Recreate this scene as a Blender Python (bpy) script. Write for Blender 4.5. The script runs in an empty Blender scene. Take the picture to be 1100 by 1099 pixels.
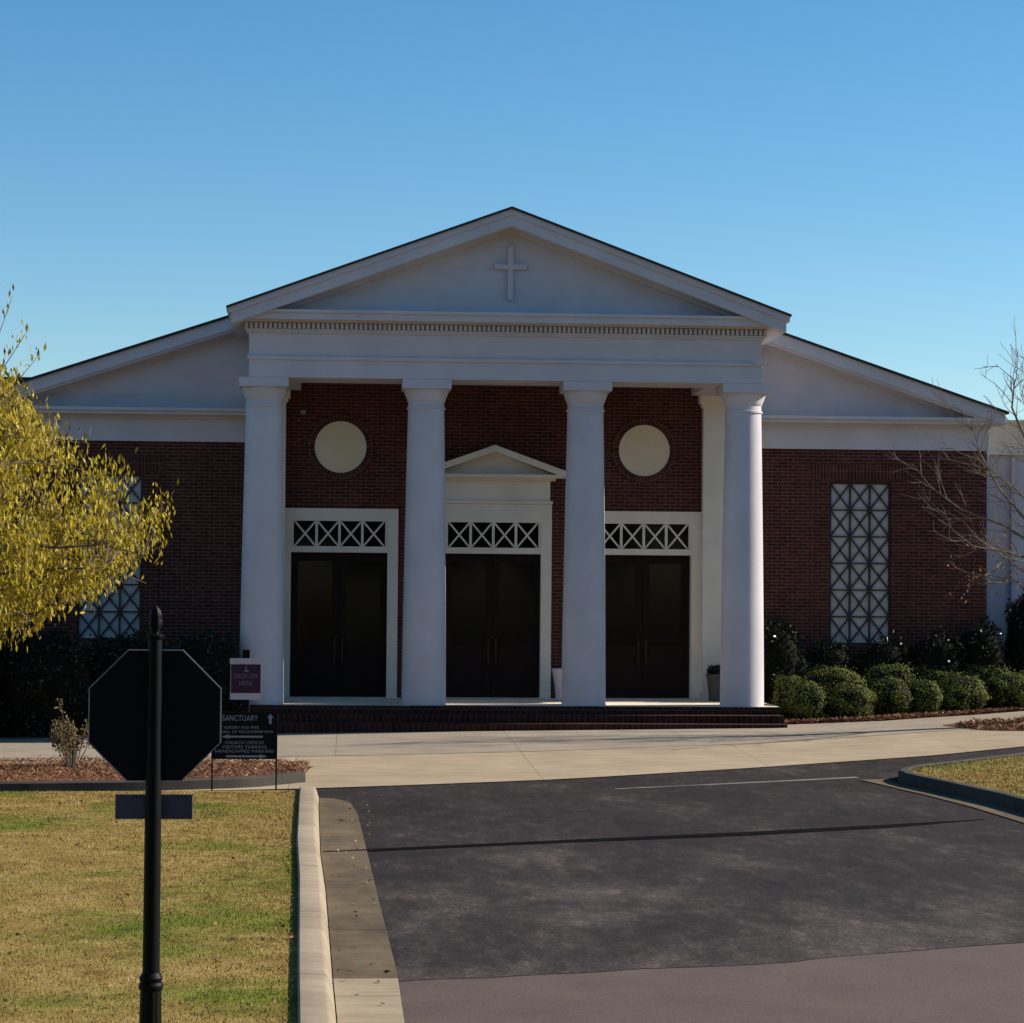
import bpy, math, random
import numpy as np
from math import sin, cos, pi, radians, sqrt, atan2
from mathutils import Matrix, Vector

random.seed(7)
rng = np.random.default_rng(7)
S = bpy.context.scene
COL = S.collection

# ------------------------------------------------------------ camera
CAM = (-2.75, -43.5, 2.85)
cd = bpy.data.cameras.new('camera'); cam = bpy.data.objects.new('camera', cd); COL.objects.link(cam)
cd.sensor_width = 36.0; cd.sensor_fit = 'HORIZONTAL'; cd.lens = 36.0 * 2500 / 1100
cd.clip_start = 0.1; cd.clip_end = 6000
cam.matrix_world = (Matrix.Translation(CAM) @ Matrix.Rotation(radians(-3.9), 4, 'Z')
                    @ Matrix.Rotation(radians(90 + 1.74), 4, 'X') @ Matrix.Rotation(radians(0.45), 4, 'Z'))
S.camera = cam

# ------------------------------------------------------------ sky, sun, exposure
SUN = Vector((1.0, 0.168, 0.59)).normalized()
elev = math.asin(SUN.z); azim = atan2(SUN.x, SUN.y)
W = bpy.data.worlds.new('World'); S.world = W; W.use_nodes = True
wn = W.node_tree.nodes; wl = W.node_tree.links
sky = wn.new('ShaderNodeTexSky'); sky.sky_type = 'NISHITA'; sky.sun_disc = False
sky.sun_elevation = elev; sky.sun_rotation = azim
sky.altitude = 300; sky.air_density = 1.0; sky.dust_density = 0.1; sky.ozone_density = 3.0
bg = wn['Background']; bg.inputs['Strength'].default_value = 0.083
hs = wn.new('ShaderNodeHueSaturation'); hs.inputs['Saturation'].default_value = 1.28; hs.inputs['Hue'].default_value = 0.494
wl.new(sky.outputs['Color'], hs.inputs['Color']); wl.new(hs.outputs['Color'], bg.inputs['Color'])
sl = bpy.data.lights.new('sun', 'SUN'); sl.energy = 5.0; sl.angle = radians(0.53); sl.color = (1.0, 0.90, 0.76)
so = bpy.data.objects.new('sun', sl); COL.objects.link(so)
so.rotation_euler = SUN.to_track_quat('Z', 'Y').to_euler(); so.location = (30, 10, 30)
S.view_settings.view_transform = 'Standard'; S.view_settings.look = 'None'
S.view_settings.exposure = 0.7; S.view_settings.gamma = 1.0
S.render.engine = 'CYCLES'

# ------------------------------------------------------------ helpers
def tag(o, label=None, cat=None, group=None, kind=None):
    if label: o['label'] = label
    if cat: o['category'] = cat
    if group: o['group'] = group
    if kind: o['kind'] = kind
    return o

def empty(name, loc, label=None, cat=None, group=None):
    o = bpy.data.objects.new(name, None); COL.objects.link(o); o.location = loc
    o.empty_display_size = 0.2
    return tag(o, label, cat, group)

def origin_of(p):
    v = Vector((0, 0, 0))
    while p is not None:
        v += p.location; p = p.parent
    return v

class MB:
    """collects shapes in world coordinates and links them as one mesh object"""
    def __init__(s): s.v = []; s.f = []
    def add(s, vs, fs):
        n = len(s.v); s.v += [tuple(p) for p in vs]; s.f += [tuple(i + n for i in f) for f in fs]; return s
    def box(s, x0, x1, y0, y1, z0, z1):
        return s.add([(x0,y0,z0),(x1,y0,z0),(x1,y1,z0),(x0,y1,z0),(x0,y0,z1),(x1,y0,z1),(x1,y1,z1),(x0,y1,z1)],
                     [(0,3,2,1),(4,5,6,7),(0,1,5,4),(1,2,6,5),(2,3,7,6),(3,0,4,7)])
    def prism(s, poly, y0, y1):
        """poly in (x,z) counter-clockwise as seen from -Y, pushed from y0 to y1"""
        n = len(poly)
        vs = [(x, y0, z) for x, z in poly] + [(x, y1, z) for x, z in poly]
        return s.add(vs, [tuple(range(n)), tuple(range(2*n-1, n-1, -1))] +
                     [((i+1) % n, i, n+i, n+(i+1) % n) for i in range(n)])
    def bar(s, x0, z0, x1, z1, w, y0, y1):
        dx, dz = x1-x0, z1-z0; L = sqrt(dx*dx+dz*dz); nx, nz = -dz/L*w/2, dx/L*w/2
        return s.prism([(x0-nx,z0-nz),(x1-nx,z1-nz),(x1+nx,z1+nz),(x0+nx,z0+nz)], y0, y1)
    def lathe(s, prof, cx, cy, seg=48, cap=True):
        """prof: (r, z) from the bottom up"""
        n = len(prof); vs = []
        for r, z in prof:
            for k in range(seg):
                a = 2*pi*k/seg; vs.append((cx+r*cos(a), cy+r*sin(a), z))
        fs = [(i*seg+k, i*seg+(k+1)%seg, (i+1)*seg+(k+1)%seg, (i+1)*seg+k) for i in range(n-1) for k in range(seg)]
        if cap: fs += [tuple(range(seg-1,-1,-1)), tuple((n-1)*seg+k for k in range(seg))]
        return s.add(vs, fs)
    def disc_y(s, cx, cz, r0, r1, y0, y1, seg=64):
        """ring (or disc if r0 = 0) facing -Y"""
        if r0 == 0:
            return s.prism([(cx+r1*cos(2*pi*k/seg), cz+r1*sin(2*pi*k/seg)) for k in range(seg)], y0, y1)
        vs = []
        for y in (y0, y1):
            for r in (r0, r1):
                vs += [(cx+r*cos(2*pi*k/seg), y, cz+r*sin(2*pi*k/seg)) for k in range(seg)]
        fs = []
        for k in range(seg):
            j = (k+1) % seg; a, b, c, d = 0, seg, 2*seg, 3*seg
            fs += [(a+k,b+k,b+j,a+j),(c+k,c+j,d+j,d+k),(b+k,d+k,d+j,b+j),(a+k,a+j,c+j,c+k)]
        return s.add(vs, fs)
    def tube(s, pts, rad, seg=8, caps=True):
        pts = [Vector(p) for p in pts]; n = len(pts)
        if not hasattr(rad, '__len__'): rad = [rad]*n
        vs = []; up = None
        for i, p in enumerate(pts):
            t = (pts[min(i+1,n-1)] - pts[max(i-1,0)]).normalized()
            if up is None: up = t.orthogonal().normalized()
            up = (up - t*up.dot(t))
            up = up.normalized() if up.length > 1e-5 else t.orthogonal().normalized()
            w = t.cross(up)
            for k in range(seg):
                a = 2*pi*k/seg; vs.append(p + (up*cos(a)+w*sin(a))*rad[i])
        fs = [(i*seg+k, i*seg+(k+1)%seg, (i+1)*seg+(k+1)%seg, (i+1)*seg+k) for i in range(n-1) for k in range(seg)]
        if caps: fs += [tuple(range(seg-1,-1,-1)), tuple((n-1)*seg+k for k in range(seg))]
        return s.add(vs, fs)
    def build(s, name, mat, parent=None, smooth=False, bevel=0):
        o0 = origin_of(parent); ox, oy, oz = o0
        me = bpy.data.meshes.new(name)
        me.from_pydata([(x-ox, y-oy, z-oz) for x, y, z in s.v], [], s.f)
        me.materials.append(mat)
        if smooth:
            me.polygons.foreach_set('use_smooth', [True]*len(me.polygons))
            try: me.set_sharp_from_angle(angle=radians(40))
            except Exception: pass
        me.update()
        o = bpy.data.objects.new(name, me); COL.objects.link(o); o.parent = parent
        if bevel:
            b = o.modifiers.new('bevel', 'BEVEL'); b.width = bevel; b.segments = 2; b.limit_method = 'ANGLE'
        return o

def quads(name, V, mat, parent=None, n=4):
    """V: (k, n, 3) corners -> one mesh of loose faces"""
    o0 = np.array(origin_of(parent)); k = V.shape[0]
    me = bpy.data.meshes.new(name)
    me.vertices.add(k*n); me.vertices.foreach_set('co', (V.reshape(-1, 3)-o0).astype(np.float32).ravel())
    me.loops.add(k*n); me.loops.foreach_set('vertex_index', np.arange(k*n, dtype=np.int32))
    me.polygons.add(k); me.polygons.foreach_set('loop_start', np.arange(0, k*n, n, dtype=np.int32))
    me.update(calc_edges=True); me.materials.append(mat)
    o = bpy.data.objects.new(name, me); COL.objects.link(o); o.parent = parent
    return o

def leaves(P, D, L, Wd, cup=0.0):
    """diamond leaves: base P, direction D (unit), length L, width Wd"""
    k = len(P); R = rng.normal(size=(k, 3)); Sd = np.cross(D, R); Sd /= np.linalg.norm(Sd, axis=1)[:, None]+1e-9
    L = np.asarray(L).reshape(-1, 1)*np.ones((k, 1)); Wd = np.asarray(Wd).reshape(-1, 1)*np.ones((k, 1))
    m = P + D*L*0.45
    return np.stack([P, m+Sd*Wd/2, P+D*L, m-Sd*Wd/2], 1)

def flat_leaves(P, Nn, L, Wd):
    k = len(P); T = np.cross(Nn, rng.normal(size=(k, 3))); T /= np.linalg.norm(T, axis=1)[:, None]+1e-9
    Sd = np.cross(Nn, T); L = np.asarray(L).reshape(-1, 1); Wd = np.asarray(Wd).reshape(-1, 1)
    return np.stack([P-T*L/2, P-Sd*Wd/2, P+T*L/2, P+Sd*Wd/2], 1)
def unit(a): return a/(np.linalg.norm(a, axis=-1, keepdims=True)+1e-9)

def gz(x, y):
    t = min(max((y+13)/12, 0), 1); s = t*t*(3-2*t)
    return s*(min(max(.07+.014*(x+4.4), .03), .2)+min(max(.035*(x-5), 0), .3))

def resample(line, n):
    p = np.array(line, float); d = np.r_[0, np.cumsum(np.linalg.norm(np.diff(p, axis=0), axis=1))]
    t = np.linspace(0, d[-1], n); return np.stack([np.interp(t, d, p[:, i]) for i in range(2)], 1)

def strip(name, A, B, mat, n=60, m=20, dz=0.0, dzB=None, kind='structure', parent=None):
    """ground sheet between two plan polylines, following the terrain"""
    a, b = resample(A, n), resample(B, n); mb = MB(); vs = []; dzB = dz if dzB is None else dzB
    for j in range(m+1):
        f = j/m
        for i in range(n):
            x, y = a[i]*(1-f)+b[i]*f; vs.append((x, y, gz(x, y)+dz*(1-f)+dzB*f))
    mb.add(vs, [(j*n+i, j*n+i+1, (j+1)*n+i+1, (j+1)*n+i) for j in range(m) for i in range(n-1)])
    o = mb.build(name, mat, parent, smooth=True)
    if kind: o['kind'] = kind
    return o

def sweep(name, path, prof, mat, n=60, kind='structure', parent=None):
    """prof: (offset to the left of the path, z) points, swept along a plan path on the terrain"""
    p = resample(path, n); mb = MB(); vs = []; k = len(prof)
    for i in range(n):
        t = p[min(i+1, n-1)]-p[max(i-1, 0)]; t /= np.linalg.norm(t); nn = np.array([-t[1], t[0]])
        for o, z in prof:
            q = p[i]+nn*o; vs.append((q[0], q[1], gz(*p[i])+z))
    fs = [(i*k+j, i*k+j+1, (i+1)*k+j+1, (i+1)*k+j) for i in range(n-1) for j in range(k-1)]
    fs += [tuple(range(k)), tuple((n-1)*k+j for j in range(k-1, -1, -1))]
    o = mb.add(vs, fs).build(name, mat, parent, smooth=True)
    if kind: o['kind'] = kind
    return o

# ------------------------------------------------------------ materials
def new_mat(name, rough=0.7, base=(.5,.5,.5), spec=0.3, metal=0.0):
    m = bpy.data.materials.new(name); m.use_nodes = True
    b = m.node_tree.nodes['Principled BSDF']
    b.inputs['Base Color'].default_value = (*base, 1); b.inputs['Roughness'].default_value = rough
    b.inputs['Specular IOR Level'].default_value = spec; b.inputs['Metallic'].default_value = metal
    return m, m.node_tree.nodes, m.node_tree.links, b

def N(nodes, t, **kw):
    n = nodes.new(t)
    for k, v in kw.items(): setattr(n, k, v)
    return n

def coords(nodes, links, scale=(1,1,1), world=True):
    if world:
        g = nodes.new('ShaderNodeNewGeometry'); out = g.outputs['Position']
    else:
        g = nodes.new('ShaderNodeTexCoord'); out = g.outputs['Object']
    mp = nodes.new('ShaderNodeMapping'); mp.inputs['Scale'].default_value = scale
    links.new(out, mp.inputs['Vector']); return mp.outputs['Vector']

def noise(nodes, links, vec, scale, detail=4, rough=0.55, dist=0.0):
    n = nodes.new('ShaderNodeTexNoise'); n.inputs['Scale'].default_value = scale
    n.inputs['Detail'].default_value = detail; n.inputs['Roughness'].default_value = rough
    n.inputs['Distortion'].default_value = dist
    links.new(vec, n.inputs['Vector']); return n.outputs['Fac']

def ramp(nodes, links, fac, stops):
    r = nodes.new('ShaderNodeValToRGB'); e = r.color_ramp.elements
    while len(e) < len(stops): e.new(0.5)
    for i, (p, c) in enumerate(stops):
        e[i].position = p; e[i].color = (*c, 1) if len(c) == 3 else c
    links.new(fac, r.inputs['Fac']); return r.outputs['Color']

def mix(nodes, links, fac, a, b, mode='MIX'):
    m = nodes.new('ShaderNodeMix'); m.data_type = 'RGBA'; m.blend_type = mode
    for sock, v in ((m.inputs[0], fac), (m.inputs[6], a), (m.inputs[7], b)):
        if isinstance(v, (int, float)): sock.default_value = v
        elif isinstance(v, tuple): sock.default_value = (*v, 1)
        else: links.new(v, sock)
    return m.outputs[2]

def bump(nodes, links, h, b, strength=0.3, dist=0.01):
    n = nodes.new('ShaderNodeBump'); n.inputs['Strength'].default_value = strength; n.inputs['Distance'].default_value = dist
    links.new(h, n.inputs['Height']); links.new(n.outputs['Normal'], b.inputs['Normal'])

def paint(name, c, rough=0.55, var=0.06, spec=0.3):
    m, n, l, b = new_mat(name, rough, c, spec)
    v = coords(n, l); f = noise(n, l, v, 1.3, 5)
    d = tuple(x*(1-var*2.2) for x in c); l.new(ramp(n, l, f, [(0.3, d), (0.65, c)]), b.inputs['Base Color'])
    bump(n, l, noise(n, l, v, 60, 2), b, 0.08, 0.004)
    return m

def plain(name, c, rough=0.5, spec=0.4, metal=0.0, var=0.25, scale=8):
    m, n, l, b = new_mat(name, rough, c, spec, metal)
    f = noise(n, l, coords(n, l), scale, 4)
    l.new(ramp(n, l, f, [(0.3, tuple(x*(1-var) for x in c)), (0.7, tuple(min(1, x*(1+var)) for x in c))]), b.inputs['Base Color'])
    return m

def brick_mat(name, swap=False, polar=None, bw=.205, bh=.068, dark=1.0):
    m, n, l, b = new_mat(name, 0.85, spec=0.2)
    g = n.new('ShaderNodeNewGeometry'); sp = n.new('ShaderNodeSeparateXYZ'); l.new(g.outputs['Position'], sp.inputs[0])
    cb = n.new('ShaderNodeCombineXYZ')
    if polar:
        cx, cz = polar
        def mth(op, a, c=None):
            k = n.new('ShaderNodeMath'); k.operation = op
            for i, q in enumerate((a, c)):
                if q is None: continue
                if isinstance(q, (int, float)): k.inputs[i].default_value = q
                else: l.new(q, k.inputs[i])
            return k.outputs[0]
        dx = mth('SUBTRACT', sp.outputs['X'], cx); dz = mth('SUBTRACT', sp.outputs['Z'], cz)
        ang = mth('MULTIPLY', mth('ARCTAN2', dz, dx), 0.56)
        rr = mth('SQRT', mth('ADD', mth('MULTIPLY', dx, dx), mth('MULTIPLY', dz, dz)))
        l.new(rr, cb.inputs['X']); l.new(ang, cb.inputs['Y'])
    else:
        add = n.new('ShaderNodeMath'); add.operation = 'ADD'
        l.new(sp.outputs['X'], add.inputs[0]); l.new(sp.outputs['Y'], add.inputs[1])
        l.new(add.outputs[0], cb.inputs['Y' if swap else 'X']); l.new(sp.outputs['Z'], cb.inputs['X' if swap else 'Y'])
    bt = n.new('ShaderNodeTexBrick'); l.new(cb.outputs[0], bt.inputs['Vector'])
    bt.inputs['Scale'].default_value = 1.0; bt.inputs['Brick Width'].default_value = bw; bt.inputs['Row Height'].default_value = bh
    bt.inputs['Mortar Size'].default_value = 0.008; bt.inputs['Mortar Smooth'].default_value = 0.2; bt.inputs['Bias'].default_value = -0.1
    bt.inputs['Color1'].default_value = (0.09442,0.02361,0.01609,1); bt.inputs['Color2'].default_value = (0.04292,0.0118,0.009657,1)
    bt.inputs['Mortar'].default_value = (0.1305,0.087,0.0696,1)
    if swap or polar: bt.offset = 0.0
    f = noise(n, l, coords(n, l), 0.9, 5)
    c = mix(n, l, 0.55, bt.outputs['Color'], ramp(n, l, f, [(.3,(.55,.52,.5)),(.7,(1,1,1))]), 'MULTIPLY')
    f2 = noise(n, l, coords(n, l, (5,5,14)), 1.0, 2)
    c = mix(n, l, 0.5, c, ramp(n, l, f2, [(.35,(.6,.55,.55)),(.65,(1.25,1.15,1.1))]), 'MULTIPLY')
    l.new(c, b.inputs['Base Color'])
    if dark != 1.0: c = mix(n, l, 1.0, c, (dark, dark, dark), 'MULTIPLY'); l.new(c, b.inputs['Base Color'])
    bump(n, l, bt.outputs['Fac'], b, -0.5, 0.008)
    return m

M = {}
M['white'] = paint('white_paint', (.53,.507,.545))
M['cream'] = paint('cream_paint', (.70,.64,.55))
M['disc'] = paint('cream_stucco', (.72,.605,.43), 0.8)
M['brick'] = brick_mat('red_brick')
M['soldier'] = brick_mat('soldier_brick', swap=True)
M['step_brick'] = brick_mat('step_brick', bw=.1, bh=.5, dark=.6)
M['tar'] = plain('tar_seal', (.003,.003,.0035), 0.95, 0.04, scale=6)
M['crack'] = plain('pavement_crack', (0.017,0.0153,0.017), 0.95, 0.05, scale=20)
M['roof'] = plain('dark_shingle', (.035,.034,.036), 0.9, 0.2, scale=30)
M['lattice'] = plain('dark_bronze', (.025,.022,.02), 0.5)
M['pane'] = paint('frosted_pane', (.50,.48,.47), 0.45, 0.03, 0.3)
M['glass'] = plain('dark_glass', (.004,.004,.004), 0.08, 0.16, var=.1)
M['wood'] = plain('dark_stained_wood', (.010,.0035,.003), 0.5, 0.15, scale=12)
M['brass'] = plain('aged_brass', (.09,.05,.018), 0.6, 0.3, 0.9)
M['black'] = plain('black_enamel', (.002,.002,.002), 0.55, 0.12)
M['black_matte'] = plain('black_signboard', (.004,.004,.005), 0.7, 0.15)
M['alum'] = plain('bare_aluminium', (.30,.30,.31), 0.45, 0.5, 0.8)
M['slate'] = plain('slate_blue_plate', (.055,.055,.075), 0.6, 0.3)
M['red'] = plain('stop_sign_red', (.45,.02,.02), 0.4)
M['signwhite'] = paint('sign_white', (.55,.54,.58), 0.5, 0.03)
M['purple'] = plain('plum_sign', (.040,.009,.032), 0.6, var=.1)
M['letter'] = plain('pale_letter', (.26,.26,.31), 0.6, var=.05)
M['plumletter'] = plain('mauve_letter', (.20,.16,.21), 0.6, var=.05)
M['pot'] = plain('grey_stone_pot', (.07,.065,.058), 0.8)
M['bark'] = plain('grey_brown_bark', (.16,.125,.095), 0.9, 0.2, var=.45, scale=14)
M['palebark'] = plain('pale_twig_bark', (0.18,0.138,0.099), 0.85, 0.2, var=.4, scale=10)
M['polewood'] = plain('weathered_pole_wood', (.14,.10,.07), 0.9, 0.2, var=.4, scale=5)

def leaf_mat(name, stops, rough=0.5, trans=0.35, spec=0.3):
    m, n, l, b = new_mat(name, rough, spec=spec)
    g = n.new('ShaderNodeNewGeometry')
    c = ramp(n, l, g.outputs['Random Per Island'], stops)
    f = noise(n, l, g.outputs['Position'], 2.2, 3)
    c = mix(n, l, 0.5, c, ramp(n, l, f, [(.35,(.6,.6,.6)),(.65,(1.15,1.15,1.15))]), 'MULTIPLY')
    l.new(c, b.inputs['Base Color'])
    if trans:
        t = n.new('ShaderNodeBsdfTranslucent'); l.new(c, t.inputs['Color'])
        ms = n.new('ShaderNodeMixShader'); ms.inputs[0].default_value = trans
        l.new(b.outputs[0], ms.inputs[1]); l.new(t.outputs[0], ms.inputs[2])
        l.new(ms.outputs[0], n['Material Output'].inputs['Surface'])
    return m
M['catkin'] = leaf_mat('yellow_spring_leaf', [(0,(0.0887,0.05914,0.01183)),(.2,(0.2957,0.2119,0.02957)),(.4,(0.3745,0.2957,0.01774)),(.8,(0.5914,0.4731,0.0276)),(1,(0.5716,0.4337,0.08378))], .6, .4)
M['box'] = leaf_mat('boxwood_leaf', [(0,(0.05577,0.07293,0.01502)),(.5,(0.1073,0.1287,0.02788)),(1,(0.1931,0.2016,0.05148))], .8, .12, .08)
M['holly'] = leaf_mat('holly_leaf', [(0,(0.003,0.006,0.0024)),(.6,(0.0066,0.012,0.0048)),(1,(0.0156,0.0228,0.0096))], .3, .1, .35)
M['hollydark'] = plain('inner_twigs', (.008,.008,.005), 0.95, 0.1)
M['deadleaf'] = leaf_mat('dead_brown_leaf', [(0,(0.1335,0.06005,0.02669)),(.5,(0.2936,0.1468,0.06673)),(1,(0.4804,0.2936,0.1601))], .7, .3)
M['dryleaf'] = leaf_mat('dry_tan_leaf', [(0,(0.1027,0.07343,0.02202)),(.5,(0.1908,0.1395,0.05874)),(1,(0.2936,0.2349,0.1248))], .7, .3)
M['straw'] = leaf_mat('pine_straw', [(0,(0.09612,0.03457,0.01729)),(.5,(0.2306,0.09879,0.04805)),(.9,(0.3651,0.1975,0.1057)),(1,(0.4805,0.3555,0.2402))], .8, .1)

def grass_color(n, l, v):
    a = noise(n, l, v, 0.42, 6, 0.62); d = noise(n, l, v, 3.0, 4, 0.65)
    tan = ramp(n, l, d, [(.25,(.185,.120,.036)),(.5,(.295,.205,.060)),(.75,(.40,.29,.115))])
    grn = ramp(n, l, d, [(.3,(0.08454,0.1087,0.01159)),(.7,(0.1871,0.2054,0.02705))])
    return mix(n, l, ramp(n, l, a, [(.475,(0,0,0)),(.63,(.95,.95,.95))]), tan, grn)
m, n, l, b = new_mat('dormant_lawn', .95, spec=.1); v = coords(n, l, (1.0, 1.0, 1.0))
l.new(grass_color(n, l, v), b.inputs['Base Color']); bump(n, l, noise(n, l, v, 45, 4, .7), b, .9, .03); M['lawn'] = m
m, n, l, b = new_mat('grass_blades', .8, spec=.15); v = coords(n, l, (1.0, 1.0, 1.0)); g = n.new('ShaderNodeNewGeometry')
l.new(mix(n, l, .7, grass_color(n, l, v), ramp(n, l, g.outputs['Random Per Island'], [(0,(.55,.5,.4)),(.6,(1,1,1)),(1,(1.5,1.4,1.3))]), 'MULTIPLY'), b.inputs['Base Color'])
M['blade'] = m

m, n, l, b = new_mat('asphalt_drive', .92, spec=.15); v = coords(n, l)
a1 = noise(n, l, coords(n, l, (1.1, .55, 1.0)), .55, 9, .68, .15); a2 = noise(n, l, v, 30, 6, .85)
a3 = noise(n, l, coords(n, l, (1.6, .5, 1)), 3.2, 8, .78); a4 = noise(n, l, v, 9, 5, .75)
sp = n.new('ShaderNodeSeparateXYZ'); l.new(v, sp.inputs[0]); mr = n.new('ShaderNodeMapRange'); l.new(sp.outputs['Y'], mr.inputs[0])
for q, w_ in enumerate((-26.5, -17.5, .13, -.03)): mr.inputs[q+1].default_value = w_
ad = n.new('ShaderNodeMath'); ad.operation = 'ADD'; l.new(a1, ad.inputs[0]); l.new(mr.outputs[0], ad.inputs[1])
c = ramp(n, l, ad.outputs[0], [(.38,(.0165,.0128,.0135)),(.54,(.0285,.0228,.0226)),(.68,(.066,.053,.048))])
c = mix(n, l, .85, c, ramp(n, l, a2, [(.34,(.30,.30,.30)),(.5,(.85,.85,.85)),(.64,(2.4,2.3,2.2))]), 'MULTIPLY')
c = mix(n, l, .75, c, ramp(n, l, a3, [(.38,(.66,.66,.68)),(.52,(1,1,1)),(.66,(2.3,2.15,2.0))]), 'MULTIPLY')
c = mix(n, l, .6, c, ramp(n, l, a4, [(.35,(.75,.75,.75)),(.65,(1.3,1.3,1.3))]), 'MULTIPLY')
l.new(c, b.inputs['Base Color']); bump(n, l, a2, b, .6, .008); M['asphalt'] = m
m, n, l, b = new_mat('asphalt_street', .9, spec=.25); v = coords(n, l); a1 = noise(n, l, v, 1.2, 6, .6); a2 = noise(n, l, v, 70, 3, .7)
c = ramp(n, l, a1, [(.3,(0.08032,0.05796,0.04888)),(.7,(0.1079,0.07729,0.06345))])
c = mix(n, l, .5, c, ramp(n, l, a2, [(.36,(.45,.45,.45)),(.64,(1.55,1.55,1.55))]), 'MULTIPLY')
l.new(c, b.inputs['Base Color']); bump(n, l, a2, b, .5, .006); M['street'] = m

def concrete(name, lo, hi, joints=None, stain=None, deep=(.66,.63,.60,1)):
    m, n, l, b = new_mat(name, .85, spec=.25); v = coords(n, l)
    a1 = noise(n, l, v, .8, 6, .6); a2 = noise(n, l, v, 40, 4, .7); a3 = noise(n, l, coords(n, l, (.5, 3, 1)), 2.5, 5, .65)
    c = ramp(n, l, a1, [(.3, lo), (.7, hi)])
    c = mix(n, l, .4, c, ramp(n, l, a2, [(.3,(.7,.7,.7)),(.7,(1.2,1.2,1.2))]), 'MULTIPLY')
    c = mix(n, l, .35, c, ramp(n, l, a3, [(.35,(.6,.58,.55)),(.6,(1.1,1.1,1.1))]), 'MULTIPLY')
    if joints:
        bt = n.new('ShaderNodeTexBrick'); mp = coords(n, l); l.new(mp, bt.inputs['Vector']); bt.offset = 0
        bt.inputs['Scale'].default_value = 1; bt.inputs['Brick Width'].default_value = joints[0]; bt.inputs['Row Height'].default_value = joints[1]
        bt.inputs['Mortar Size'].default_value = .012; bt.inputs['Mortar Smooth'].default_value = .3
        bt.inputs['Color1'].default_value = (1,1,1,1); bt.inputs['Color2'].default_value = (.93,.93,.93,1); bt.inputs['Mortar'].default_value = deep
        c = mix(n, l, 1.0, c, bt.outputs['Color'], 'MULTIPLY')
    if stain:
        # old tyre and silt stain on the gutter pan, ends in a straight edge at a joint
        sp = n.new('ShaderNodeSeparateXYZ'); g = n.new('ShaderNodeNewGeometry'); l.new(g.outputs['Position'], sp.inputs[0])
        k = n.new('ShaderNodeMath'); k.operation = 'GREATER_THAN'; k.inputs[1].default_value = stain; l.new(sp.outputs['Y'], k.inputs[0])
        st = ramp(n, l, noise(n, l, coords(n, l, (1, .4, 1)), 1.6, 6, .65), [(.3,(.19,.175,.155)),(.7,(.50,.45,.39))])
        c = mix(n, l, k.outputs[0], c, mix(n, l, 1.0, c, st, 'MULTIPLY'))
    l.new(c, b.inputs['Base Color']); bump(n, l, a2, b, .3, .004)
    return m
M['plaza'] = concrete('pale_concrete', (0.3364,0.2606,0.1722), (0.4291,0.337,0.2286), (3.6, 3.2))
M['walk'] = concrete('grey_concrete', (0.2749,0.2281,0.1754), (0.3599,0.2994,0.231), (3.0, 2.6))
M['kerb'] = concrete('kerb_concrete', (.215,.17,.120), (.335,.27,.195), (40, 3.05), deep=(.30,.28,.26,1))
M['kerb_shaded'] = concrete('shaded_kerb_concrete', (0.04348,0.03768,0.03188), (0.07248,0.06378,0.05217), (40, 3.05))  # kerb concrete, colour darkened to stand in for shade on its faces
M['gutter'] = concrete('gutter_concrete', (0.2987,0.2386,0.1567), (0.3772,0.3052,0.2082), (40, 3.05), -26.75, deep=(.4,.37,.34,1))
M['porch'] = concrete('porch_concrete', (0.6643,0.5676,0.4347), (0.7729,0.6643,0.5194))
m, n, l, b = new_mat('bark_mulch', .95, spec=.1); v = coords(n, l)
l.new(ramp(n, l, noise(n, l, v, 9, 6, .75), [(.3,(0.06643,0.02656,0.0157)),(.5,(0.1812,0.0785,0.04226)),(.7,(0.314,0.157,0.09057))]), b.inputs['Base Color'])
bump(n, l, noise(n, l, v, 25, 5, .8), b, 1.0, .05); M['mulch'] = m
m, n, l, b = new_mat('far_ground', .95, spec=.1)
l.new(ramp(n, l, noise(n, l, coords(n, l), .15, 6, .6), [(.3,(0.1208,0.1147,0.04831)),(.7,(0.2054,0.1691,0.0785))]), b.inputs['Base Color']); M['ground'] = m
M['paintline'] = paint('road_paint', (.24,.22,.205), .85, .35)

# ------------------------------------------------------------ ground, roads, kerbs
def axis(a, lo, hi, step):
    return [-a, -a/3, -a/10, -a/30] + list(np.arange(lo, hi+.01, step)) + [a/30, a/10, a/3, a]
gx = axis(3000, -30, 30, 2); gy = axis(3000, -60, 40, 2)
mb = MB(); nx = len(gx)
mb.add([(x, y, gz(x, y)-.06) for y in gy for x in gx],
       [(j*nx+i, j*nx+i+1, (j+1)*nx+i+1, (j+1)*nx+i) for j in range(len(gy)-1) for i in range(nx-1)])
tag(mb.build('ground', M['ground']), kind='structure')

EDGE = [(-30,-13),(-8,-12.5),(-3.6,-11.6),(-1.8,-10.95),(.22,-10.14),(1.67,-9.34),(3.19,-8.54),(4.81,-7.61),(6.47,-6.84),(12,-3.6),(30,6)]
PATCH_ = [(-30,-34.6),(-2.4,-26.81),(-1.23,-26.49),(.21,-26.13),(2.64,-25.09),(6,-23.6),(30,-13)]
pr = np.random.default_rng(3)
PATCH = [(x, y+pr.normal()*.03) for x, y in resample(PATCH_, 160)]
strip('street', [(-60,-60),(60,-60)], [(-60,-20),(60,-20)], M['street'], 40, 20, -.004)
strip('asphalt_drive', PATCH, EDGE, M['asphalt'], 260, 40, 0.0)
strip('plaza', [(x, y) for x, y in EDGE], [(-30,3),(-8,3),(-1.8,3),(1.67,3),(4.81,3),(12,3),(30,6.5)], M['plaza'], 90, 40, .012)
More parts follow.
